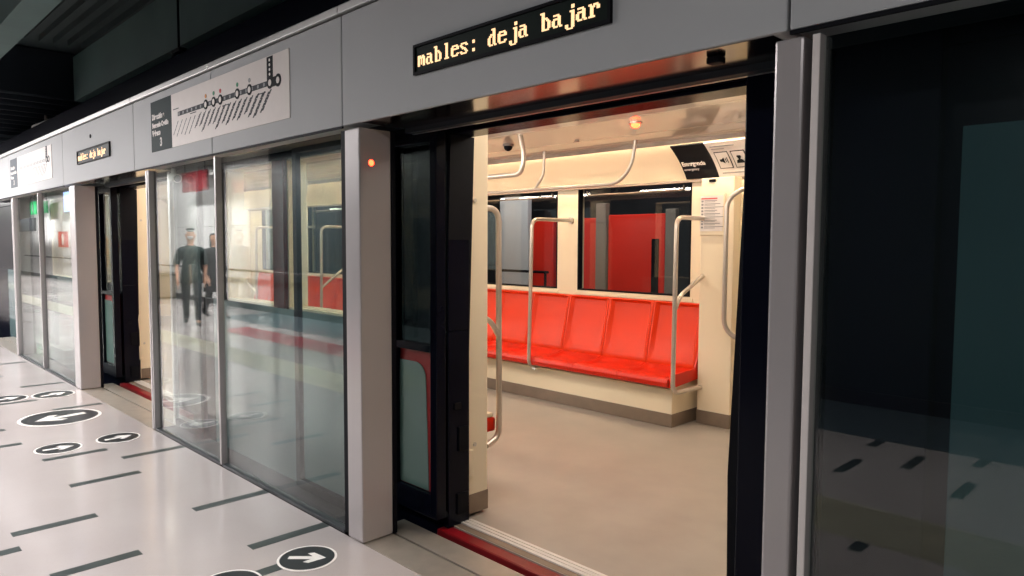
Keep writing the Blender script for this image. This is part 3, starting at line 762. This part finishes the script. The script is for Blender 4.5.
panel(-4.25, -3.5, .3, 2.1, M_dkred, 'cladding_panel', 'dark red panel at the right edge of the wide train window')
panel(-7.55, -6.98, .3, 2.25, M_palep, 'cladding_panel', 'pale panel seen through the left train window')
panel(-6.88, -6.5, .3, 1.9, M_redpan, 'cladding_panel', 'red panel seen at the right of the left train window')
t = thing('tunnel_handrail', (-6, 5.0, -1), 'thin dark rail crossing behind the left train window', 'handrail')
MB().tube([(-9, 5.05, 1.2), (-6.45, 5.05, 1.2)], .018, 8).build('bar', M_blackm, t)
for x in (-8.5, -6.5): MB().tube([(x, 5.05, -1.0), (x, 5.05, 1.2)], .018, 8).build('post', M_blackm, t)
for x in (-9.6, -13.0): panel(x-1.2, x, .3, 2.5, M_palep, 'cladding_panel', 'pale panel deep in the tunnel at %s' % ('left' if x < -10 else 'the tall post'))

# ------------------------------------------------------------------ things on the platform mirrored in the glass
t = thing('wall_handrail', (-22, -5.2, 0), 'long dark handrail on the pale wall mirrored in the glass', 'handrail')
MB().tube([(-40, -5.18, .92), (-12.8, -5.18, .92)], .028, 10).build('bar', M_skirt, t)
for k in range(18): MB().cyl((-39.5+k*1.55, -5.3, .92), (0, 1, 0), .016, .12, 8).build('bracket', M_skirt, t)
t = thing('litter_bin', (-21.3, -5.0, 0), 'grey litter bin against the pale wall mirrored in the glass', 'bin')
MB().box(-21.65, -20.95, -5.25, -4.8, .03, .62, .02).build('body', M_greyf, t); MB().box(-21.67, -20.93, -5.26, -4.78, .62, .68, .015).build('lid', M_skirt, t)
def hang(name, x0, x1, z0, z1, y, m_, label, cat='sign', face='x'):
    t = thing(name, ((x0+x1)/2, y, z0), label, cat)
    MB().box(x0, x1, y-.03, y+.03, z0, z1, .008).build('board', m_, t)
    for x in (x0+.1*(x1-x0), x1-.1*(x1-x0)): MB().cyl((x, y, z1), (0, 0, 1), .012, 3.6-z1+.62, 8).build('hanger', M_duct, t)
    return t
hang('hanging_sign', -19.2, -17.6, 2.85, 3.35, -4.9, M_dkred, 'dark red hanging sign mirrored at the top of the glass')
t = hang('exit_sign', -35.6, -34.4, 2.75, 3.25, -5.0, M_exit, 'green lit exit sign mirrored in the leftmost glass, right one')
MB().box(-35.1, -34.9, -4.968, -4.96, 2.86, 3.14).build('pictogram', M_white, t)
t = hang('exit_sign', -37.4, -36.4, 2.75, 3.3, -5.0, M_exit, 'green lit exit sign mirrored in the leftmost glass, left one')
MB().box(-37.0, -36.8, -4.968, -4.96, 2.88, 3.16).build('pictogram', M_white, t)
hang('hanging_sign', -38, -34.6, 2.0, 2.55, -4.6, M_skirt, 'dark grey hanging sign mirrored in the leftmost glass')
t = thing('wall_poster', (-33.3, -5.28, 1.4), 'orange red poster on the pale wall mirrored in leftmost glass', 'poster')
MB().box(-34.1, -32.6, -5.299, -5.28, 1.35, 1.98).build('sheet', M_redm, t); MB().box(-33.5, -33.2, -5.282, -5.276, 1.45, 1.88).build('pictogram', M_paper, t)
t = thing('wall_poster', (-31.1, -5.28, .6), 'tall pale orange poster on the pale wall mirrored in leftmost glass', 'poster')
MB().box(-31.5, -30.8, -5.299, -5.28, .6, 1.75).build('sheet', M_orange, t)
t = thing('information_screen', (-8.86, .06, 1.93), 'bluish lit screen behind the leftmost glass by the far post', 'screen')
MB().box(-9.32, -8.93, .06, .10, 1.9, 2.16, .006).build('case', M_blackm, t); MB().box(-9.30, -8.95, .055, .0605, 1.92, 2.14).build('display', M_tv, t)
t = thing('security_camera', (-6.02, .10, 2.13), 'white security camera behind the glass mirroring two people', 'camera')
MB().cyl((-6.02, .1, 2.175), (0, 0, -1), .02, .05, 12).build('mount', M_paper, t)
MB().cyl((-6.05, .1, 2.11), (1, 0, -.15), .035, .11, 16).build('body', M_paper, t, smooth=True)
MB().cyl((-5.945, .1, 2.094), (1, 0, -.15), .028, .006, 16).build('lens', M_blackm, t, smooth=True)

# ------------------------------------------------------------------ people
def skin(name, nodes, edges, m_, parent, lvl=2, root=0):
    me = bpy.data.meshes.new(name); base = WORLD[parent.name] if parent else Vector((0, 0, 0))
    me.from_pydata([Vector(n[0])-base for n in nodes], edges, [])
    o = bpy.data.objects.new(name, me); COL.objects.link(o)
    sk = o.modifiers.new('skin', 'SKIN'); sk.use_smooth_shade = True
    sv = me.skin_vertices[0].data
    for i, n in enumerate(nodes):
        rr = n[1]; sv[i].radius = rr if isinstance(rr, tuple) else (rr, rr)
        sv[i].use_root = (i == root)
    ss = o.modifiers.new('sub', 'SUBSURF'); ss.levels = lvl; ss.render_levels = lvl
    dg = bpy.context.evaluated_depsgraph_get()
    me2 = bpy.data.meshes.new_from_object(o.evaluated_get(dg))
    o.modifiers.clear(); o.data = me2; bpy.data.meshes.remove(me); me2.name = name
    me2.materials.clear(); me2.materials.append(m_)
    for p in me2.polygons: p.use_smooth = True
    if parent: o.parent = parent
    return o
def garment(body, name, pick, off, m_, t):
    """cloth that follows the body: the picked faces pushed outwards"""
    bm = bmesh.new(); bm.from_mesh(body.data)
    bmesh.ops.delete(bm, geom=[f_ for f_ in bm.faces if not pick(f_.calc_center_median())], context='FACES')
    bm.normal_update()
    for v in bm.verts: v.co += v.normal*off
    for f_ in bm.faces: f_.smooth = True
    me = bpy.data.meshes.new(name); bm.to_mesh(me); bm.free(); me.materials.append(m_)
    o = bpy.data.objects.new(name, me); COL.objects.link(o); o.parent = t
    return o
def person(loc, face, label, coat, Hh=1.0):
    """walking figure; face = heading angle"""
    t = thing('person', loc, label, 'person', None)
    ca, sa = math.cos(face), math.sin(face); B = Vector(loc)
    def W(fw_, lf_, z): return B+Vector((fw_*ca-lf_*sa, fw_*sa+lf_*ca, z))*Hh
    nodes = []; edges = []
    def add(p, rr, par=None):
        nodes.append((W(*p), rr)); i = len(nodes)-1
        if par is not None: edges.append((par, i))
        return i
    pel = add((0, 0, .95), (.13, .11)); ab = add((.01, 0, 1.1), (.125, .1), pel); ch_ = add((.02, 0, 1.3), (.15, .115), ab); nb = add((.02, 0, 1.44), (.075, .07), ch_)
    nk = add((.03, 0, 1.52), .052, nb); h1 = add((.045, 0, 1.6), (.075, .085), nk); h2 = add((.05, 0, 1.68), (.08, .095), h1); h3 = add((.04, 0, 1.745), (.06, .07), h2)
    arms = {}
    for s, sw in ((1, 1), (-1, -1)):
        sh = add((.01, .18*s, 1.40), .058, ch_); el = add((-.06+.07*sw, .245*s, 1.12), .042, sh); wr = add((.03+.14*sw, .235*s, .88), .028, el)
        pm = add((.045+.155*sw, .232*s, .81), (.034, .022), wr); kn = add((.05+.165*sw, .23*s, .765), (.032, .02), pm)
        arms[s] = (sh, el, wr)
        for q, ln in ((-.024, .055), (-.008, .066), (.008, .062), (.024, .048)):
            a = add((.055+.168*sw+q, .228*s, .745-(ln-.05)*.2), .0085, kn); add((.065+.168*sw+q, .218*s, .745-ln), .0075, a)
        a = add((.075+.155*sw, .215*s, .80), .01, pm); add((.09+.155*sw, .205*s, .765), .008, a)
    legs = {}
    for s, sw in ((1, -1), (-1, 1)):
        hp = add((0, .095*s, .9), .09, pel); kn = add((.07+.11*sw, .1*s, .5), .058, hp); an = add((-.03+.22*sw, .1*s, .1+(0 if sw > 0 else .05)), .04, kn)
        ft = add((.1+.22*sw, .11*s, .04+(0 if sw > 0 else .02)), (.04, .03), an)
        legs[s] = (hp, kn, an, ft)
    body = skin('body', nodes, edges, M_skin, t)
    g = lambda i, k=1.: (nodes[i][0], tuple(v*k for v in nodes[i][1]) if isinstance(nodes[i][1], tuple) else nodes[i][1]*k)
    def lat(p): return (-p.x*sa+p.y*ca)/Hh
    def up_(p): return p.z/Hh
    def hem(name, m_, rows):
        m = MB(); rr = []
        for z, a, b in rows:
            rr.append([W(b*math.cos(q*PI/12)+.01, a*math.sin(q*PI/12)+.004*math.sin(q*3), z) for q in range(25)])
        m.strip(rr); bmesh.ops.remove_doubles(m.bm, verts=m.bm.verts, dist=.0005)
        o = m.build(name, m_, t, smooth=True)
        md = o.modifiers.new('cloth', 'SOLIDIFY'); md.thickness = .006
    if coat:
        garment(body, 'coat', lambda p: up_(p) > .86 and up_(p) < 1.47 and (abs(lat(p)) < .2 or up_(p) > .9), .024, M_coat, t)
        hem('coat_skirt', M_coat, ((.56, .235, .2), (.7, .215, .175), (.86, .195, .15), (1.0, .168, .132), (1.1, .15, .12)))
    else:
        garment(body, 'shirt', lambda p: 1.13 < up_(p) < 1.475 or (.8 < up_(p) <= 1.13 and abs(lat(p)) < .195), .02, M_shirt, t)
        hem('shirt_hem', M_shirt, ((.78, .198, .15), (.86, .192, .148), (.96, .178, .138), (1.06, .16, .125), (1.14, .14, .11)))
    garment(body, 'trousers', lambda p: .1 < up_(p) < .95 and abs(lat(p)) < .2, .017, M_coat if coat else M_trou, t)
    for s in (1, -1):
        hp, kn, an, ft = legs[s]; p = nodes[an][0]; q = nodes[ft][0]
        d_ = (q-p); d_.z = 0; d_.normalize()
        skin('shoe', [(p-d_*.05+Vector((0, 0, -.045)), (.04, .035)), (p+d_*.06+Vector((0, 0, -.05)), (.045, .036)), (q+d_*.07+Vector((0, 0, -.015)), (.042, .025))], [(0, 1), (1, 2)], M_shoe, t)
    # face: nose, ears, eyes, mouth / mask
    skin('nose', [(W(.13, 0, 1.675), .008), (W(.152, 0, 1.64), .014)], [(0, 1)], M_skin, t, 1)
    for s in (1, -1):
        MB().sphere(W(.045, .083*s, 1.655), .024, (.6, .5, 1)).build('ear', M_skin, t, smooth=True)
        MB().sphere(W(.132, .032*s, 1.685), .011).build('eye', M_hair, t, smooth=True)
    if not coat:
        skin('face_mask', [(W(.115, 0, 1.66), (.05, .03)), (W(.125, 0, 1.62), (.06, .034)), (W(.11, 0, 1.585), (.045, .03))], [(0, 1), (1, 2)], M_mask, t, 1)
        skin('hair', [(W(-.005, 0, 1.70), (.088, .09)), (W(-.03, 0, 1.62), (.07, .075))], [(0, 1)], M_hair, t)
        skin('cap', [(W(.035, 0, 1.745), (.1, .11)), (W(.03, 0, 1.80), (.085, .09))], [(0, 1)], M_trou, t)
        skin('cap_brim', [(W(.12, 0, 1.735), (.07, .012)), (W(.19, 0, 1.722), (.055, .01))], [(0, 1)], M_trou, t, 1)
    else:
        skin('mouth', [(W(.132, .02, 1.605), .006), (W(.136, -.02, 1.605), .006)], [(0, 1)], M_dkred, t, 1)
        skin('hair', [(W(.02, 0, 1.77), (.075, .085)), (W(-.005, 0, 1.69), (.085, .1)), (W(-.03, 0, 1.56), (.06, .1)), (W(-.05, 0, 1.42), (.045, .09))], [(0, 1), (1, 2), (2, 3)], M_hair, t)
    return t
person((-13.95, -3.1, 0), math.radians(20), 'person in cap, white face mask and grey green shirt, mirrored in the glass', False, 1.03)
person((-14.85, -3.9, 0), math.radians(-5), 'person in long black coat walking, mirrored behind the glass frame', True, 1.0)

# ------------------------------------------------------------------ lights
def area(loc, sx, sy, power, col, rot=(0, 0, 0), name='area_light', spread=PI):
    l = bpy.data.lights.new(name, 'AREA'); l.shape = 'RECTANGLE'; l.size = sx; l.size_y = sy; l.energy = power; l.color = col; l.spread = spread
    o = bpy.data.objects.new(name, l); COL.objects.link(o); o.location = loc; o.rotation_euler = rot
    return o
cool = (1., .96, .953)
k = 0
LP = [(-10.9, 1.), (-12.7, 1.), (-14.6, 1.), (-17.0, 1.), (-19.5, 1.), (-22.5, 1.), (-26, 1.), (-30, 1.), (-34, 1.), (-38, 1.)]
for x, s in LP:
    t = thing('platform_lamp', (x, -2.05, 3.3), 'pendant lamp over the platform, %s along the row' % ['first', 'second', 'third', 'fourth', 'fifth', 'sixth', 'seventh', 'eighth', 'ninth', 'tenth'][k], 'lamp', 'pendant lamps over the platform'); k += 1
    MB().cyl((x, -2.05, 3.3), (0, 0, 1), .16, .12, 24, .1).build('housing', M_duct, t); MB().cyl((x, -2.05, 3.288), (0, 0, 1), .13, .011, 24).build('diffuser', M_lamp, t)
    MB().cyl((x, -2.05, 3.42), (0, 0, 1), .01, .798, 8).build('rod', M_duct, t)
    area((x, -2.05, 3.27), .3, .3, (105 if x > -12 else 70 if x > -16 else 40)*s, cool)
for x in (-8, -13, -18, -24, -30, -36): area((x, -4.0, 3.5), 1.8, .25, (60 if x > -10 else 460), cool)  # unseen wash lights added to brighten the opposite wall
area((-6.6, -3.2, 3.5), 2.8, .3, 120, cool)  # unseen wash added to lift the left header panels
area((-.5, -3.4, 3.5), 1.6, .3, 74, (1, .97, .97))  # unseen fill added near the camera for the right header and post
for x in (-3.4, -4.9, -6.4, -7.9, -9.6):
    area((x, -1.75, 3.55), .5, .2, 18, cool, spread=math.radians(85))  # unseen narrow downlights added to brighten the floor, sparing the header
warm = (1., .9, .79)
for x in (-2.2, -5.0, -8.0, -11.2, -13.8):
    area((x, 1.3, 2.465), 2.2, .5, 24, warm, name='train_light')
    area((x, .70, 2.34), 2.4, .1, 29, warm, rot=(math.radians(122), 0, 0), name='train_light')  # unseen uplight added to brighten the train ceiling
area((-5.6, 4.45, 3.2), 5., .3, 80, (1, .92, .88), rot=(math.radians(18), 0, 0), name='tunnel_fill')  # unseen fill added to brighten the panels beyond the train windows

wd = bpy.data.worlds.new('world'); S.world = wd; wd.use_nodes = True
wd.node_tree.nodes['Background'].inputs['Color'].default_value = (.012, .016, .02, 1)
S.view_settings.view_transform = 'Standard'; S.view_settings.look = 'None'; S.view_settings.gamma = 1; S.view_settings.exposure = 0
S.view_settings.use_curve_mapping = False
S.cycles.max_bounces = 10; S.cycles.transparent_max_bounces = 32; S.cycles.glossy_bounces = 6; S.cycles.sample_clamp_indirect = 6
